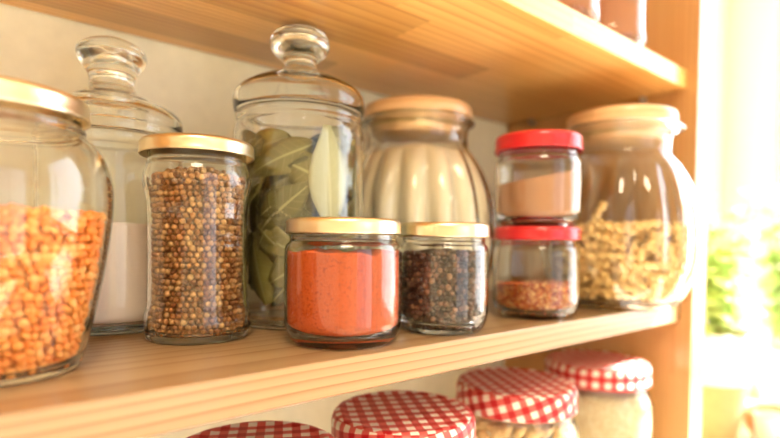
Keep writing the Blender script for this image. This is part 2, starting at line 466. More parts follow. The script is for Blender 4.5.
# 2 pale salt in a tall jar with a glass knob lid
P = (0.0882, 0.4275, 0)
V = Vessel(scl([(0, .002), (.030, .0015), (.033, 0), (.0375, 0), (.0392, .002), (.0392, .0045), (.0386, .006), (.0392, .0085), (.0396, .012), (.0396, .108), (.0388, .114), (.0375, .1165), (.0375, .121)], 1.187, 1.285, .065), .0024, .006)
j = jar('salt_jar', P, 'tall clear jar of pale salt with a flared glass knob lid')
lathe('glass_body', V.profile(), M['glass'], j)
lid = lathe('lid', scl(chaikin([(0, .1455), (.010, .1455), (.014, .1445), (.024, .1425), (.034, .1395), (.0392, .1358), (.0408, .1315), (.0406, .128), (.0398, .1268), (.0402, .1255), (.0402, .1225), (.0392, .1215), (.0386, .1228), (.0388, .130), (.0375, .1342), (.033, .1374), (.023, .1408), (.013, .1428), (.008, .1438), (0, .1438)], 2), 1.187, 1.285, .065), M['glass'], j)
lathe('knob', chaikin(scl([(0, .1435), (.0225, .1435), (.0210, .1445), (.0165, .1462), (.0135, .1490), (.0122, .1525), (.0126, .1565), (.0150, .1610), (.0186, .1650), (.0198, .1685), (.0190, .1718), (.0160, .1745), (.0100, .1772), (.005, .1787), (0, .1791)], 1.187, 1.285, .065), 2) + chaikin(scl([(0, .1768), (.005, .1763), (.0095, .1748), (.0150, .1722), (.0172, .1698), (.0174, .1682), (.0164, .1660), (.0128, .1622), (.0104, .1570), (.0100, .1525), (.0112, .1485), (.0140, .1462), (0, .1458)], 1.187, 1.285, .065), 2), M['thick'], lid)
o = solid(V.inside, V.base + .0006, lambda x, y: .0755 + bumps(2, .0008, 110)(x, y), M['salt'], 'pale_salt', P)
tag(o, 'pale pinkish salt filling half the tall knob-lidded jar', 'salt', None, 'stuff')

# 3 coriander seeds
P = (0.1229, 0.3475, 0)
V = Vessel([(0, .0026), (.0268, .0018), (.0288, 0), (.0311, .0002), (.0331, .0040), (.0336, .0095), (.0335, .0160), (.0325, .0195), (.0315, .0218), (.0311, .028), (.0309, .070), (.0312, .087), (.0325, .0955), (.0339, .1010), (.0334, .1075), (.0316, .1120), (.0315, .1150), (.0308, .1162), (.0308, .1270)], .0018, .0050, .0035, 2)
j = jar('coriander_jar', P, 'slim jar full of round brown coriander seeds under a gold lid')
def ribs(r, z, t):
    a = max(0, 1 - abs(z - .0100) / .007) + max(0, 1 - abs(z - .0990) / .007)
    return 1 + .010 * min(1, a) * math.cos(24 * t)
lathe('glass_body', V.profile(), M['glass'], j, seg=144, mod=lambda r, z, t: ribs(r, z, t) if r > .0318 else 1)
tin_lid('lid', .0360, .1190, .1288, M['gold'], j)
bc = bumps(3, .0012, 150)
o = granular('coriander_seeds', V.inside, V.base + .0006, lambda x, y: .1085 - 6.0 * (x * x + y * y) + bc(x, y), .0040, M['coriander'], P, (1, .98, .97), 2, False, .15, 1.0)
tag(o, 'round tan and brown coriander seeds packed in the slim jar', 'seeds', None, 'stuff')

# 4 bay leaves in a tall jar with a round glass knob
BP = (0.2115, 0.3693, 0)
BV = Vessel(scl([(0, .002), (.036, .0015), (.039, 0), (.0435, 0), (.0456, .002), (.0456, .005), (.0448, .0068), (.0458, .0095), (.0460, .013), (.0460, .132), (.0452, .138), (.0436, .1418), (.0446, .1440), (.0446, .1460), (.0438, .1475)], 1.117, 1.19, .065), .0024, .0055)
j = jar('bay_leaf_jar', BP, 'tall clear jar full of dried bay leaves with a round glass knob lid')
lathe('glass_body', BV.profile(), M['glass'], j)
lid = lathe('lid', scl(chaikin([(0, .1785), (.011, .1785), (.0145, .1762), (.021, .1738), (.032, .1700), (.0410, .1655), (.0452, .1612), (.0462, .1570), (.0460, .1530), (.0455, .1500), (.0446, .1490), (.0438, .1500), (.0440, .1560), (.0432, .1605), (.0398, .1638), (.031, .1682), (.020, .1720), (.013, .1745), (.008, .1768), (0, .1768)], 2), 1.117, 1.19, .065), M['glass'], j)
lathe('knob', chaikin(scl([(0, .1785), (.0125, .1785), (.0120, .1800), (.0110, .1820), (.0110, .1840), (.0135, .1868), (.0185, .1910), (.0210, .1965), (.0206, .2015), (.0180, .2058), (.0125, .2086), (.006, .2095), (0, .2097)], 1.117, 1.04, .1784, .0217), 2) + chaikin(scl([(0, .2074), (.006, .2070), (.0110, .2062), (.0158, .2038), (.0182, .2008), (.0185, .1965), (.0162, .1922), (.0115, .1884), (.0088, .1845), (.0088, .1820), (.0095, .1812), (0, .1808)], 1.117, 1.04, .1784, .0217), 2), M['thick'], lid)

def leaf_data(n=14, m=6, length=1.0, width=0.38):
    vs, fs, uv = [], [], []
    grid = []
    for i in range(n + 1):
        u = i / n
        w = width * 0.5 * (math.sin(PI * u ** 0.9) ** 1.05) * (1 - 0.22 * u ** 3) + 0.003
        row = []
        for k in range(m + 1):
            v = -1 + 2 * k / m
            row.append((u * length, v * w, u, v))
        grid.append(row)
    return grid

def bay_leaf(theta, zc, roll, R, size, width, lean, fold, wave, mat, gap=.0034):
    g = leaf_data(14, 6, size, width * size)
    top, uvv = [], []
    ph = random.uniform(0, 6.3)
    for row in g:
        for s, t, u, v in row:
            a = s - size / 2
            ax = a * math.cos(roll) - t * math.sin(roll); az = a * math.sin(roll) + t * math.cos(roll)
            off = lean * (u - .5) + fold * (abs(v) - .5) * .005 + wave * math.sin(u * 5 + ph + v * .8)
            z = zc + az
            r = min(R + off, BV.inside(min(max(z, BV.base), .158)) - gap)
            ang = theta + ax / max(R, .012)
            top.append((r, ang, z)); uvv.append((u, v))
    n, m = 14, 6; W = m + 1
    vs = [(r * math.cos(a), r * math.sin(a), z) for r, a, z in top] + [((r - .00045) * math.cos(a), (r - .00045) * math.sin(a), z) for r, a, z in top]
    K = len(top); fs, uvs = [], []
    for i in range(n):
        for k in range(m):
            q = (i * W + k, i * W + k + 1, (i + 1) * W + k + 1, (i + 1) * W + k)
            fs.append(q); uvs.append([uvv[x] for x in q])
            q2 = tuple(x + K for x in reversed(q)); fs.append(q2); uvs.append([uvv[x - K] for x in q2])
    border = [i * W for i in range(n + 1)] + [n * W + k for k in range(1, W)] + [i * W + m for i in range(n - 1, -1, -1)] + [k for k in range(m - 1, 0, -1)]
    for a, b in zip(border, border[1:] + border[:1]):
        fs.append((a, b, b + K, a + K)); uvs.append([uvv[a], uvv[b], uvv[b], uvv[a]])
    return link_mesh('bay_leaf', vs, fs, mat, None, BP, True, uvs, True)

cam_dir = math.atan2(-BP[1], -BP[0])                     # from the bay jar towards the camera
random.seed(21)
o = bay_leaf(cam_dir + .46, .1120, PI / 2 + .05, .0482, .074, .36, .0, .25, .0, M['baypale'], .0014)
tag(o, 'pale underside bay leaf standing upright against the glass, to the right', 'leaf', 'bay leaves in the tall jar')
lab = 'dried olive green bay leaf among the others packed in the tall knob-lidded jar'
for i, (lay, zlo, zhi, cnt) in enumerate([(.0474, .034, .134, 32), (.0430, .034, .134, 24), (.0375, .034, .125, 14), (.031, .036, .122, 9), (.022, .038, .122, 6), (.0455, .130, .143, 15), (.038, .128, .143, 9)]):
    for k in range(cnt):
        th = cam_dir + (k + random.uniform(.1, .9)) / cnt * 2 * PI if i > 1 else cam_dir + random.uniform(-2.0, 2.0)
        if i in (0, 5) and abs((th - cam_dir) - .46) < .34: th += random.choice([-.9, .75])
        sz = random.uniform(.044, .066)
        roll = random.choice([-1, 1]) * random.uniform(.35, 1.5)
        if i > 4: roll = random.choice([-1, 1]) * random.uniform(.1, .8); sz *= .85
        zc = random.uniform(zlo, zhi)
        half = sz * .5 * abs(math.sin(roll)) + .012
        zc = min(max(zc, BV.base + half + .001), .159 - half + random.uniform(-.014, .001))
        o = bay_leaf(th, zc, roll + (PI if random.random() < .5 else 0), lay - random.uniform(0, .007), sz, random.uniform(.34, .46), random.uniform(-.020, .014), random.uniform(-.9, .9), random.uniform(0, .0016), M['bay'])
        tag(o, lab, 'leaf', 'bay leaves in the tall jar')

# pumpkin-shaped jars with wooden lids
def flutes(n, amp, zlo, zhi):
    def f(r, z, t):
        k = (z - zlo) / (zhi - zlo)
        if k <= 0 or k >= 1 or r < .02: return 1.0
        a = amp * math.sin(PI * k) ** 0.7
        return 1 + a * (abs(math.cos(n * t / 2)) - 1.0)
    return f
def pumpkin(name, P, outer, fl, lid_z, rim_r, rim_z, plug_r, label, wood_r):
    v = Vessel(outer, .0026, .005, .006)
    j = jar(name, P, label)
    lathe('glass_body', v.profile(), M['glass'], j, seg=160, mod=fl)
    z0, z1 = lid_z
    lid = lathe('lid', [(0, z1), (wood_r * .90, z1), (wood_r * .97, z1 - .0012), (wood_r, z1 - .004), (wood_r, z0 + .002), (wood_r * .985, z0), (plug_r, z0 - .0004), (plug_r, z0 - .014), (plug_r - .002, z0 - .0155), (0, z0 - .0155)], M['lidwood'], j)
    lathe('gasket', [(0, z0 - .0092), (plug_r - .001, z0 - .0092), (plug_r + .0012, z0 - .0088), (plug_r + .0016, z0 - .0065), (plug_r + .0012, z0 - .0042), (plug_r - .001, z0 - .0038), (0, z0 - .0038)], M['greenish'], lid)
    return v
# 5 flour
FP = (0.3511, 0.3826, 0)
ffl = flutes(16, .15, .012, .157)
FV = pumpkin('flour_jar', FP, scl([(0, .003), (.040, .002), (.044, 0), (.049, 0), (.054, .004), (.0635, .020), (.0715, .046), (.0735, .070), (.0712, .098), (.0625, .124), (.0525, .141), (.0468, .148), (.0455, .153), (.0455, .163), (.0475, .1685), (.0517, .1705), (.0522, .1725), (.0500, .1740)], 1.090, 1.045), ffl, (.1832, .1965), .056, .172, .0450, 'pumpkin-shaped ribbed jar of pale flour with a wooden lid', .0535)
bf = bumps(5, .0035, 90)
o = solid(FV.inside, FV.base + .001, lambda x, y: .1490 + bf(x, y), M['flour'], 'flour', FP, 160, 34, .0006, 14, ffl)
tag(o, 'pale flour pressed against the ribs of the pumpkin-shaped jar', 'flour', None, 'stuff')
# 9 pasta
PP = (0.5320, 0.2670, 0)
pfl = flutes(14, .095, .010, .150)
PV = pumpkin('pasta_jar', PP, scl([(0, .003), (.038, .002), (.042, 0), (.046, 0), (.050, .003), (.0590, .017), (.0680, .040), (.0705, .062), (.0690, .088), (.0615, .116), (.0515, .136), (.0435, .146), (.0430, .152), (.0430, .162), (.0460, .1670), (.0530, .1695), (.0540, .1715), (.0515, .1730)], 1.118, 1.05), pfl, (.1830, .1980), .0565, .172, .0430, 'pumpkin-shaped ribbed jar half full of pasta with a wooden lid', .0530)

def twist(length, rad, turns, bend):
    """a short twisted pasta piece: three-lobed section wound along a slightly bent spine"""
    nz, ns = 26, 12; vs, fs = [], []
    for i in range(nz + 1):
        u = i / nz; a0 = turns * 2 * PI * u; z = (u - .5) * length; bx = bend * (1 - (2 * u - 1) ** 2)
        e = 1.0 if 0 < i < nz else .9
        for k in range(ns):
            t = 2 * PI * k / ns; r = rad * e * (.66 + .34 * math.cos(3 * t))
            vs.append((bx + r * math.cos(t + a0), r * math.sin(t + a0), z))
    for i in range(nz):
        for k in range(ns):
            q = (k + 1) % ns; fs.append((i * ns + k, i * ns + q, (i + 1) * ns + q, (i + 1) * ns + k))
    fs.append(tuple(reversed(range(ns)))); fs.append(tuple(nz * ns + k for k in range(ns)))
    return vs, fs
pasta_mesh = []
for k in range(4):
    vs, fs = twist([.040, .035, .043, .037][k], .0046, [1.7, 1.4, 1.9, 1.6][k], [.0012, .0024, .0006, -.002][k])
    o = link_mesh('pasta_twist', vs, fs, M['pasta'], None, (0, 0, -9), True, None, True); pasta_mesh.append(o.data); bpy.data.objects.remove(o)
pcam = math.atan2(-PP[1], -PP[0]); placed = []
def put_pasta(theta, z, roll, R, k, label, tilt=0.0):
    o = bpy.data.objects.new('pasta_twist', pasta_mesh[k]); C.objects.link(o)
    rad = Vector((math.cos(theta), math.sin(theta), 0)); tan = Vector((-math.sin(theta), math.cos(theta), 0)); up = Vector((0, 0, 1))
    ax = (tan * math.cos(roll) + up * math.sin(roll) - rad * tilt).normalized(); xx = (rad - ax * rad.dot(ax)).normalized(); yy = ax.cross(xx)
    m = Matrix((xx, yy, ax)).transposed().to_4x4(); m.translation = Vector(PP) + rad * R + up * z
    o.matrix_world = m
    return tag(o, label, 'pasta', 'pasta twists in the ribbed jar')
plab = 'short yellow twisted pasta piece in the ribbed pumpkin-shaped jar'
def fit(theta, z, roll, length=.041):
    """largest radius at which a straight piece stays inside the glass"""
    Rm = 1
    for s in (-.5, -.25, 0, .25, .5):
        zz = z + s * length * math.sin(roll); h = s * length * math.cos(roll)
        Rin = PV.inside(zz) * .915 - .0052
        if Rin <= abs(h): return None
        Rm = min(Rm, math.sqrt(Rin * Rin - h * h))
    return Rm
random.seed(5)
tries = 0
for lay, cnt, dmin in ((0, 120, .0088), (1, 60, .0100), (2, 26, .012)):
    made = 0; tries = 0
    while made < cnt and tries < 16000:
        tries += 1
        theta = pcam + random.uniform(-2.1, 2.1) if lay < 2 else random.uniform(0, 6.3)
        roll = random.uniform(-1.5, 1.5); z = random.uniform(.011, .083)
        lo = z - .020 * abs(math.sin(roll)) - .004; hi = z + .020 * abs(math.sin(roll)) + .004
        if lo < .0068 or hi > .0900: continue
        R = fit(theta, z, roll)
        if R is None: continue
        R -= lay * .0100
        if R < .006: continue
        c = Vector((R * math.cos(theta), R * math.sin(theta), z)); ax = Vector((-math.sin(theta) * math.cos(roll), math.cos(theta) * math.cos(roll), math.sin(roll)))
        ok = True
        pts = [c + ax * (s * .038) for s in (-.5, -.25, 0, .25, .5)]
        for q in placed:
            if (q[2] - c[2]) ** 2 > .0016: continue
            if min((a - b).length_squared for a in pts for b in q[3]) < (dmin * (.72 if tries < 4500 else .55)) ** 2: ok = False; break
        if not ok: continue
        placed.append((c, ax, c.z, pts)); put_pasta(theta, z, roll, R, random.randrange(4), plab); made += 1
put_pasta(pcam - .38, .0860, 1.05, .060, 2, 'pasta twist poking up above the rest in the ribbed jar', .15)

# 6 paprika and 7 peppercorns: low jars with gold lids
def low_jar(name, P, r, z_neck, z_top, label, lid_r, lid_z, lid_mat, group=None, dots=True):
    k = z_neck
    V = Vessel([(0, .0034), (r * .60, .0028), (r * .66, .0004), (r * .72, 0), (r * .82, .0007), (r * .925, .0042), (r * .988, .0105), (r * 1.0, .0160), (r, k - .010), (r * .998, k - .0065), (r * .975, k - .0032), (r * .915, k - .0012), (r * .905, k), (r * .920, k + .0012), (r * .905, k + .0024), (r * .89, z_top)], .0016, .0052, .0085)
    j = jar(name, P, label, group)
    lathe('glass_body', V.profile(), M['glass'], j)
    tin_lid('lid', lid_r, lid_z[0], lid_z[1], lid_mat, j)
    if dots:
        hp = Heap(); n = 60
        for i in range(n):
            t = 2 * PI * i / n; hp.seed((r * .79 * math.cos(t), r * .79 * math.sin(t), .00062), (.0007, .0007, .0006), Euler((0, 0, t)), 1)
        link_mesh('base_knurling', hp.v, hp.f, M['thick'], j)
    return V
P = (0.1921, 0.2782, 0)
V = low_jar('paprika_jar', P, .0378, .0655, .077, 'low jar of bright orange-red paprika powder with a gold lid', .0372, (.0693, .0790), M['gold'])
b1, b2 = bumps(6, .0019, 420), bumps(7, .0014, 140)
def ptop(x, y):
    c = .0575 + b1(x, y) + b2(x, y) + .0016 * math.exp(-((x + .004) ** 2 + (y + .016) ** 2) / .00008)
    return c
o = solid(V.inside, V.base + .0004, ptop, M['paprika'], 'paprika_powder', P, 120, 30, .0004, 26)
tag(o, 'orange-red paprika powder with a lumpy top in the low jar', 'powder', None, 'stuff')
P = (0.2758, 0.2704, 0)
V = low_jar('pepper_jar', P, .0332, .0650, .077, 'low jar of dark peppercorns with a gold lid', .0338, (.0684, .0787), M['gold'])
o = granular('peppercorns', V.inside, V.base + .0004, lambda x, y: .0565 + bumps(8, .0012, 150)(x, y), .0045, M['pepper'], P, (1, .97, .95), 2, False, .22, .98)
tag(o, 'dark brown and black peppercorns filling the low gold-lidded jar', 'peppercorns', None, 'stuff')

# 8 the two red-lidded jars, one on the other
P = (0.3967, 0.2737, 0)
V = low_jar('chilli_jar', P, .0373, .0640, .076, 'lower red-lidded jar of the two stacked, with some chilli flakes', .0380, (.0677, .0790), M['red'], None, False)
o = granular('chilli_flakes', V.inside, V.base + .0004, lambda x, y: .0285 + bumps(9, .0013, 120)(x, y), .0030, M['chilli'], P, (1.15, .85, .35), 1, False, .4, .82)
tag(o, 'red and yellow chilli flakes lying low in the bottom red-lidded jar', 'chilli flakes', None, 'stuff')
P2 = (0.3969, 0.2736, .0790)
V = low_jar('cinnamon_jar', P2, .0373, .0615, .076, 'upper red-lidded jar of the two stacked, holding brown powder', .0380, (.0655, .0795), M['red'], None, False)
up = Vector((math.cos(YAW), -math.sin(YAW), 0))
o = solid(V.inside, V.base + .0004, lambda x, y: 0.0425 + .19 * (x * up.x + y * up.y) + bumps(10, .0005, 120)(x, y), M['cocoa'], 'cinnamon_powder', P2, 90, 26, .0004, 18)
tag(o, 'brown cinnamon powder with a slanting top in the upper red-lidded jar', 'powder', None, 'stuff')

# ------------------------------------------------------------------ two jars on the upper shelf
ZT = ZU + TH
for (x, y), nm, lb, lb2 in (((.4178, .2716), 'cocoa_jar', 'straight glass jar of brown powder, left of the two on the upper shelf', 'brown powder in the left jar on the upper shelf'),
                            ((.5050, .2711), 'cocoa_jar', 'straight glass jar of brown powder, nearest the side panel on the upper shelf', 'brown powder in the upper shelf jar nearest the side panel')):
    P = (x, y, ZT)
    V = Vessel(scl([(0, .003), (.026, .002), (.029, 0), (.0325, .0003), (.0340, .003), (.0344, .008), (.0342, .012), (.0335, .016), (.0335, .104), (.0320, .109), (.0300, .112), (.0300, .122)], 1.1), .0018, .0022, .003)
    j = jar(nm, P, lb, 'brown powder jars on the upper shelf')
    lathe('glass_body', V.profile(), M['glass'], j); tin_lid('lid', .0357, .1254, .1375, M['gold'], j)
    o = solid(V.inside, V.base + .0004, lambda x, y: .095 + bumps(11, .001, 100)(x, y), M['cocoa2'], 'brown_powder', P)
    tag(o, lb2, 'powder', None, 'stuff')

# ------------------------------------------------------------------ jars on the lower shelf, red gingham lids
def gingham_lid(parent, r, z0, z1, rot):
    prof = [(0, z1 - .0006), (r * .2, z1 - .0006), (r * .5, z1 - .0006), (r * .78, z1 - .0006), (r * .82, z1 - .0003), (r * .85, z1 + .0003), (r * .90, z1 + .0003), (r * .95, z1 - .0006), (r * .985, z1 - .003), (r, z1 - .006), (r, z0 + .003), (r * 1.012, z0 + .0018), (r * 1.012, z0 + .0004), (r * .995, z0), (r * .97, z0 + .001), (r * .965, z1 - .004), (r * .9, z1 - .002), (0, z1 - .002)]
    seg = 96; arc = [0]
    for a, b in zip(prof, prof[1:]): arc.append(arc[-1] + math.hypot(b[0] - a[0], b[1] - a[1]))
    edge = 7
    vs, fs = lathe_data(prof, seg); uvs = []
    # printed sheet: flat on top, wrapped round the skirt
    info = []
    for i, (rr, z) in enumerate(prof):
        if rr < 1e-7: info.append((i, None)); continue
        for jj in range(seg): info.append((i, jj))
    for f in fs:
        rows = [info[k][0] for k in f]; side = max(rows) > edge
        js = [info[k][1] for k in f if info[k][1] is not None]; wrap = (0 in js and seg - 1 in js)
        u = []
        for k in f:
            i, jj = info[k]
            if not side: u.append((vs[k][0], vs[k][1]))
            else:
                q = (0 if jj is None else (jj + seg if wrap and jj < seg / 2 else jj))
                t = 2 * PI * q / seg
                ca, sa = math.cos(rot), math.sin(rot); a, b = t * r, arc[i]
                u.append((a * ca + b * sa, -a * sa + b * ca))
        uvs.append(u)
    return link_mesh('lid', vs, fs, M['gingham'], parent, (0, 0, 0), True, uvs, True)

low = [((.1356, .2899), 'gingham_jar', 'jar with a red gingham lid, leftmost under the shelf, only its lid showing'),
       ((.2553, .2898), 'gingham_jar', 'jar with a red gingham lid under the shelf, below the paprika and peppercorn jars'),
       ((.3898, .2881), 'peanut_jar', 'gingham-lidded jar of peanuts under the middle shelf'),
       ((.5320, .2875), 'rice_jar', 'gingham-lidded jar of pale grain beside the side panel, its lid caught by the sun')]
for k, ((x, y), nm, lb) in enumerate(low):
    P = (x, y, ZL)
    V = Vessel(scl([(0, .003), (.038, .002), (.041, 0), (.046, .0005), (.0500, .005), (.0515, .014), (.0515, .128), (.0505, .137), (.0475, .144), (.0455, .1475), (.0455, .150), (.0465, .1515), (.0455, .153), (.0448, .168)], 1.103, 1.137), .002, .005, .006)
    j = jar(nm, P, lb, 'jars with red gingham lids on the lower shelf')
    lathe('glass_body', V.profile(), M['glass'], j)
    gingham_lid(j, .0535, .1745, .1953, (.25, .35, .15, .5)[k])
    if k == 2:
        PN, NV = P, V
    if k == 3:
        o = granular('pale_grain', V.inside, V.base + .0006, lambda x, y: .166 + bumps(12, .001, 100)(x, y), .0040, M['grain'], P, (1, .8, .8), 1)
        tag(o, 'pale short grain filling the gingham-lidded jar beside the side panel', 'grain', None, 'stuff')
random.seed(9)
# peanuts: halves lying against the glass
hp = Heap(); hp.seed((0, 0, 0), (.0088, .0046, .0044), Euler((0, 0, 0)), 2)
nv = []
for v in hp.v:
    q = v[0] / .0088; kk = 1 + .10 * math.cos(q * PI * 1.2) - .12 * math.exp(-(q / .25) ** 2); nv.append((v[0], v[1] * kk, v[2] * kk))
o = link_mesh('peanut', nv, hp.f, M['nut']); nut_mesh = o.data; bpy.data.objects.remove(o)
nlab = 'pale shelled peanut in the gingham-lidded jar under the middle shelf'
ncam = math.atan2(-PN[1], -PN[0])
def put_nut(x, y, z, e):
    o = bpy.data.objects.new('peanut', nut_mesh); C.objects.link(o); o.location = (PN[0] + x, PN[1] + y, PN[2] + z); o.rotation_euler = e
    tag(o, nlab, 'peanut', 'peanuts in the gingham-lidded jar')
for row in range(7):
    z = .1630 - row * .0088
    n = 21
    for k in range(n):
        t = ncam + (k + .5 * (row % 2) - n / 2 + random.uniform(-.2, .2)) * .0145 / .050
        if abs(t - ncam) > 2.2: continue
        zz = z + random.uniform(-.0015, .0015)
        R = min(NV.inside(zz + .006), NV.inside(zz)) - .0062
        e = Euler((random.uniform(0, 6), random.gauss(0, .55), t + PI / 2 + random.gauss(0, .2)))
        put_nut(R * math.cos(t), R * math.sin(t), zz, e)
for i in range(-4, 5):
    for k in range(-4, 5):
        x, y = (i + .5 * (k % 2)) * .0125, k * .0105
        if math.hypot(x, y) < .038: put_nut(x, y, .1655 + random.uniform(-.001, .001), Euler((random.uniform(0, 6), random.gauss(0, .3), random.uniform(0, 6))))

# ------------------------------------------------------------------ the corner by the window
ctr = empty('kitchen_counter', (0, 0, 0), 'cream kitchen counter in the bright corner beyond the shelf', 'counter')
box('worktop', .68, XR - .002, -.35, WALL - .002, -.325, -.29, M['counter'], ctr, .002)
box('cabinet', .70, XR - .002, -.31, WALL - .002, -1.15, -.325, M['white'], ctr, .002)

low_ctr = empty('bounce_worktop', (0, 0, 0), 'unseen long white worktop added under the shelf unit to bounce light upwards', 'worktop')  # unseen surface, added to reflect sunlight onto the shelf undersides
box('worktop', -1.4, .675, -.30, WALL - .002, -.535, -.5005, M['white'], low_ctr, .002)
box('cabinet', -1.38, .675, -.27, WALL - .002, -1.15, -.535, M['white'], low_ctr, .002)

random.seed(3)
def basil(P, seed, spread, height, nst, label, pot):
    rnd = random.Random(seed)
    r = empty('basil_plant', P, label, 'plant', 'potted basil plants by the window')
    rt, h = pot
    lathe('pot', chaikin([(0, .0), (rt * .55, 0), (rt * .66, h * .10), (rt * .88, h * .45), (rt * .97, h * .66), (rt, h * .98), (rt * .97, h), (rt * .92, h * .98), (rt * .90, h * .86), (0, h * .86)], 1), M['clay'] if seed == 1 else M['ceramic'], r)
    if seed == 1:
        lathe('glazed_band', chaikin([(rt * .95, h * .60), (rt * 1.005, h * .66), (rt * 1.035, h * .98), (rt * 1.0, h * 1.015), (rt * .95, h * 1.0), (rt * .93, h * .62), (rt * .95, h * .60)], 1), M['ceramic'], r)
    lathe('soil', [(0, h * .84), (rt * .88, h * .84), (rt * .86, h * .90), (rt * .4, h * .92), (0, h * .92)], M['soil'], r)
    hp = Heap(); fv, ff, fu = [], [], []
    for s in range(nst):
        a = rnd.uniform(0, 6.3); rr = rt * .6 * math.sqrt(rnd.random()); bx, by = rr * math.cos(a), rr * math.sin(a)
        tx, ty = bx + spread * rnd.uniform(-1, 1), by + spread * rnd.uniform(-.8, .8); tz = h + height * rnd.uniform(.45, 1.0)
        sv, sf = [], []; ns = 6; pts = []
        for i in range(ns + 1):
            u = i / ns; pts.append(Vector((bx + (tx - bx) * u ** 1.4, by + (ty - by) * u ** 1.4, h * .88 + (tz - h * .88) * u)))
            for k in range(5):
                t = 2 * PI * k / 5; q = .0019 * (1 - .6 * u); sv.append((pts[-1].x + q * math.cos(t), pts[-1].y + q * math.sin(t), pts[-1].z))
        for i in range(ns):
            for k in range(5): sf.append((i * 5 + k, i * 5 + (k + 1) % 5, (i + 1) * 5 + (k + 1) % 5, (i + 1) * 5 + k))
        link_mesh('stem', sv, sf, M['stemgreen'], r)
        for i in range(2, ns + 1):
            for q in range(4 if i < ns else 6):
                az = q * PI / 2 + i * .8 + rnd.uniform(-.3, .3); el = rnd.uniform(-.35, .55) if i < ns else rnd.uniform(.2, .9); sz = rnd.uniform(.022, .044)
                d = Vector((math.cos(az) * math.cos(el), math.sin(az) * math.cos(el), math.sin(el))); side = Vector((-math.sin(az), math.cos(az), 0)); nr = d.cross(side)
                b = len(fv)
                for ii in range(6):
                    u = ii / 5; w = sz * .34 * math.sin(PI * min(1, u * .94 + .04)) ** .8
                    c = pts[i] + d * (sz * u + .004) - Vector((0, 0, 1)) * (sz * .35 * u * u)
                    for v in (-1, 0, 1): fv.append(tuple(c + side * (v * w) - nr * (abs(v) * w * .25)))
                for ii in range(5):
                    for v in (0, 1):
                        ff.append((b + ii * 3 + v, b + ii * 3 + v + 1, b + ii * 3 + v + 4, b + ii * 3 + v + 3)); fu.append([(ii / 5, v - 1), (ii / 5, v), ((ii + 1) / 5, v), ((ii + 1) / 5, v - 1)])
    link_mesh('foliage', fv, ff, M['basil'], r, uvs=fu)
    return r
basil((1.005, .335, -.29), 1, .080, .235, 26, 'leafy basil in a pale clay pot with a white rim beside the shelf', (.062, .205))
basil((1.29, .285, -.29), 2, .075, .30, 26, 'second leafy basil plant nearer the window behind the first', (.060, .15))
j = empty('cup', (1.16, .345, -.29), 'small white cup on the counter behind the basil pot', 'cup')
j.location = (1.075, .262, -.29)
lathe('cup_body', chaikin([(0, 0), (.016, 0), (.018, .004), (.022, .03), (.025, .062), (.0245, .064), (.0225, .062), (.019, .02), (.012, .006), (0, .005)], 1), M['ceramic'], j)
hp = Heap(); rg, ns = [], 14
for i in range(ns + 1):
    a = -PI / 2 + PI * i / ns
    for k in range(8):
        t = 2 * PI * k / 8; rr = .014 + .003 * math.cos(t); rg.append((.0215 + rr * math.cos(a), .003 * math.sin(t), .034 + rr * 1.1 * math.sin(a)))
fs = [(i * 8 + k, i * 8 + (k + 1) % 8, (i + 1) * 8 + (k + 1) % 8, (i + 1) * 8 + k) for i in range(ns) for k in range(8)]
link_mesh('cup_handle', rg, fs, M['ceramic'], j)
j = tag(lathe('wooden_bowl', chaikin([(0, 0), (.022, 0), (.026, .003), (.030, .008), (.043, .030), (.047, .055), (.0455, .056), (.041, .032), (.024, .010), (0, .008)], 1), M['brownwood'], None, (1.13, .275, -.29)), 'brown turned wooden bowl on the counter by the window', 'bowl')
cn = empty('added_canister', (1.18, .150, -.29), 'unseen tall cream container added on the counter to shade the basil pot', 'added_canister')  # unseen container, added to keep the sun off the basil pot
lathe('added_canister_body', chaikin([(0, 0), (.064, 0), (.070, .005), (.070, .20), (.066, .205), (.062, .204), (.060, .01), (0, .008)], 1), M['ceramic'], cn)
lathe('lid', chaikin([(0, .206), (.071, .206), (.072, .212), (.060, .222), (.02, .226), (.012, .230), (.014, .240), (0, .244)], 1), M['lidwood'], cn)
j = tag(lathe('serving_dish', chaikin([(0, 0), (.030, 0), (.032, .004), (.052, .016), (.070, .026), (.0705, .0275), (.050, .020), (.028, .007), (0, .006)], 1), M['ceramic'], None, (1.03, .165, -.29)), 'wide white dish on the counter in front of the wooden bowl', 'dish')

# ------------------------------------------------------------------ the room
def struct(o): o['kind'] = 'structure'; return o
ZF, ZC, YN, XW = -1.15, 1.45, -2.5, -2.4
struct(box('floor', XW - .1, XR + .12, YN - .1, WALL + .1, ZF - .1, ZF, M['floor']))
struct(box('ceiling', XW - .1, XR + .12, YN - .1, WALL + .1, ZC, ZC + .1, M['wallw']))
struct(box('wall_back', XW - .1, XR + .12, WALL, WALL + .1, ZF, ZC, M['wall']))
struct(box('wall_left', XW - .1, XW, YN, WALL, ZF, ZC, M['wallw']))
W1 = (-1.15, .376, -.22, 1.157)      # window over the counter: y0, y1, z0, z1
W3 = (-.30, 1.30, -.95, 1.20)       # balcony door behind the viewer: x0, x1, z0, z1
bm = bmesh.new()
def addbox(y0, y1, z0, z1):
    r = bmesh.ops.create_cube(bm, size=1)
    for v in r['verts']: v.co = Vector((XR + (v.co.x + .5) * .12, y0 + (v.co.y + .5) * (y1 - y0), z0 + (v.co.z + .5) * (z1 - z0)))
addbox(W1[1], WALL, ZF, ZC); addbox(W1[0], W1[1], ZF, W1[2]); addbox(W1[0], W1[1], W1[3], ZC); addbox(YN, W1[0], ZF, ZC)
me = bpy.data.meshes.new('wall_right'); bm.to_mesh(me); bm.free(); me.materials.append(M['wallw'])
o = bpy.data.objects.new('wall_right', me); C.objects.link(o); struct(o)
bm = bmesh.new()
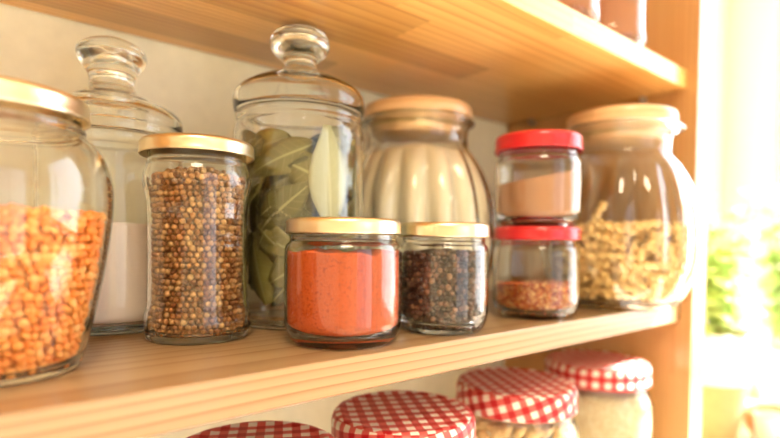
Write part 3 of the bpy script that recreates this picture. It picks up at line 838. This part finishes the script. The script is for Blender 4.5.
for x0, x1, z0, z1 in ((XW, W3[0], ZF, ZC), (W3[1], XR, ZF, ZC), (W3[0], W3[1], ZF, W3[2]), (W3[0], W3[1], W3[3], ZC)):
    r = bmesh.ops.create_cube(bm, size=1)
    for v in r['verts']: v.co = Vector((x0 + (v.co.x + .5) * (x1 - x0), YN - .12 + (v.co.y + .5) * .12, z0 + (v.co.z + .5) * (z1 - z0)))
me = bpy.data.meshes.new('wall_front'); bm.to_mesh(me); bm.free(); me.materials.append(M['wallw'])
o = bpy.data.objects.new('wall_front', me); C.objects.link(o); struct(o)
def window(name, loc, rot, width, height, bars):
    """frame and pane built in the plane of local X (width) and Z (height)"""
    f = .035; r = empty(name, loc); r.rotation_euler = (0, 0, rot); struct(r)
    bm = bmesh.new()
    def ab(a, b, c, d):
        q = bmesh.ops.create_cube(bm, size=1)
        for v in q['verts']: v.co = Vector((a + (v.co.x + .5) * (b - a), -.02 + (v.co.y + .5) * .04, c + (v.co.z + .5) * (d - c)))
    ab(0, f, 0, height); ab(width - f, width, 0, height); ab(f, width - f, 0, f); ab(f, width - f, height - f, height)
    for b in bars: ab(b - .02, b + .02, f, height - f)
    me = bpy.data.meshes.new('frame'); bm.to_mesh(me); bm.free(); me.materials.append(M['white'])
    o = bpy.data.objects.new('frame', me); C.objects.link(o); o.parent = r
    box('pane', f, width - f, -.002, .002, f, height - f, M['pane'], r)
window('window_1', (XR + .065, W1[0], W1[2]), PI / 2, W1[1] - W1[0], W1[3] - W1[2], [.25])
window('window_2', (W3[0], YN - .06, W3[2]), 0, W3[1] - W3[0], W3[3] - W3[2], [(W3[1] - W3[0]) / 2])
struct(box('window_sill_1', XR - .03, XR + .045, W1[0], W1[1], W1[2] - .02, W1[2], M['white']))

# ------------------------------------------------------------------ light
w = bpy.data.worlds.new('sky'); SC.world = w; w.use_nodes = True; nt = w.node_tree; nt.nodes.clear()
out = nt.nodes.new('ShaderNodeOutputWorld'); bg = nt.nodes.new('ShaderNodeBackground')
tc = nt.nodes.new('ShaderNodeTexCoord'); sp = nt.nodes.new('ShaderNodeSeparateXYZ'); L(nt, tc.outputs['Generated'], sp.inputs[0])
c = ramp(nt, math_node(nt, 'ADD', math_node(nt, 'MULTIPLY', sp.outputs[2], .5), .5), [(.40, (.95, .93, .86)), (.50, (.90, .94, 1.0)), (.95, (.70, .84, 1.0))])
L(nt, c, bg.inputs[0])
# the sky is brightest on the sun's side, beyond the window over the counter
L(nt, math_node(nt, 'MULTIPLY', math_node(nt, 'ADD', math_node(nt, 'MULTIPLY', math_node(nt, 'MAXIMUM', sp.outputs[0], 0.0), 1.9), .55), 2.8), bg.inputs[1])
L(nt, bg.outputs[0], out.inputs[0])
def portal(loc, rot, a, b):
    l = bpy.data.lights.new('window_light', 'AREA'); l.shape = 'RECTANGLE'; l.size = a; l.size_y = b; l.cycles.is_portal = True
    o = bpy.data.objects.new('window_light', l); C.objects.link(o); o.location = loc; o.rotation_euler = rot
portal((XR + .115, (W1[0] + W1[1]) / 2, (W1[2] + W1[3]) / 2), (0, PI / 2, 0), W1[3] - W1[2], W1[1] - W1[0])
portal(((W3[0] + W3[1]) / 2, YN - .115, (W3[2] + W3[3]) / 2), (PI / 2, 0, 0), W3[1] - W3[0], W3[3] - W3[2])
s = bpy.data.lights.new('sun', 'SUN'); s.energy = 40.0; s.angle = .009; s.color = (1.0, .95, .87)
so = bpy.data.objects.new('sun', s); C.objects.link(so)
so.rotation_euler = Vector((-1.0, .75, -1.1)).to_track_quat('-Z', 'Y').to_euler()
# unseen ceiling lamp, added for warm fill light
lamp = empty('fill_lamp', (-.35, -.75, ZC), 'unseen round white ceiling lamp added for warm fill behind the viewer', 'lamp')
lathe('fill_lamp_shade', chaikin([(0, -.0), (.16, 0), (.17, -.02), (.12, -.06), (0, -.07)], 2), M['white'], lamp)
al = bpy.data.lights.new('fill_light', 'AREA'); al.shape = 'DISK'; al.size = .6; al.energy = 26; al.color = (1.0, .80, .56)
ao = bpy.data.objects.new('fill_light', al); C.objects.link(ao); ao.location = (-.35, -.75, ZC - .09)

# ------------------------------------------------------------------ camera
fw = Vector((math.sin(YAW) * math.cos(PITCH), math.cos(YAW) * math.cos(PITCH), math.sin(PITCH))); r = Vector((math.cos(YAW), -math.sin(YAW), 0)); u = r.cross(fw)
cr, sr = math.cos(ROLL), math.sin(ROLL); r2 = r * cr + u * sr; u2 = u * cr - r * sr
cd = bpy.data.cameras.new('camera'); cam = bpy.data.objects.new('camera', cd); C.objects.link(cam)
cam.matrix_world = Matrix(((r2.x, u2.x, -fw.x, 0), (r2.y, u2.y, -fw.y, 0), (r2.z, u2.z, -fw.z, HC), (0, 0, 0, 1)))
cd.sensor_width = 36.0; cd.lens = 36.0 * FPX / 780.0; cd.clip_start = .005
cd.shift_x = (390 - CX) / 780.0; cd.shift_y = (CY - 219) / 780.0
cd.dof.use_dof = True; cd.dof.focus_distance = .312; cd.dof.aperture_fstop = 3.2
SC.camera = cam

SC.view_settings.view_transform = 'Standard'; SC.view_settings.look = 'None'; SC.view_settings.gamma = 1.0
SC.view_settings.use_curve_mapping = False; SC.view_settings.exposure = 0.10
cy = SC.cycles
cy.use_denoising = True; cy.max_bounces = 24; cy.transmission_bounces = 20; cy.glossy_bounces = 8; cy.diffuse_bounces = 5; cy.transparent_max_bounces = 24
cy.sample_clamp_indirect = 12.0; cy.blur_glossy = 0.2
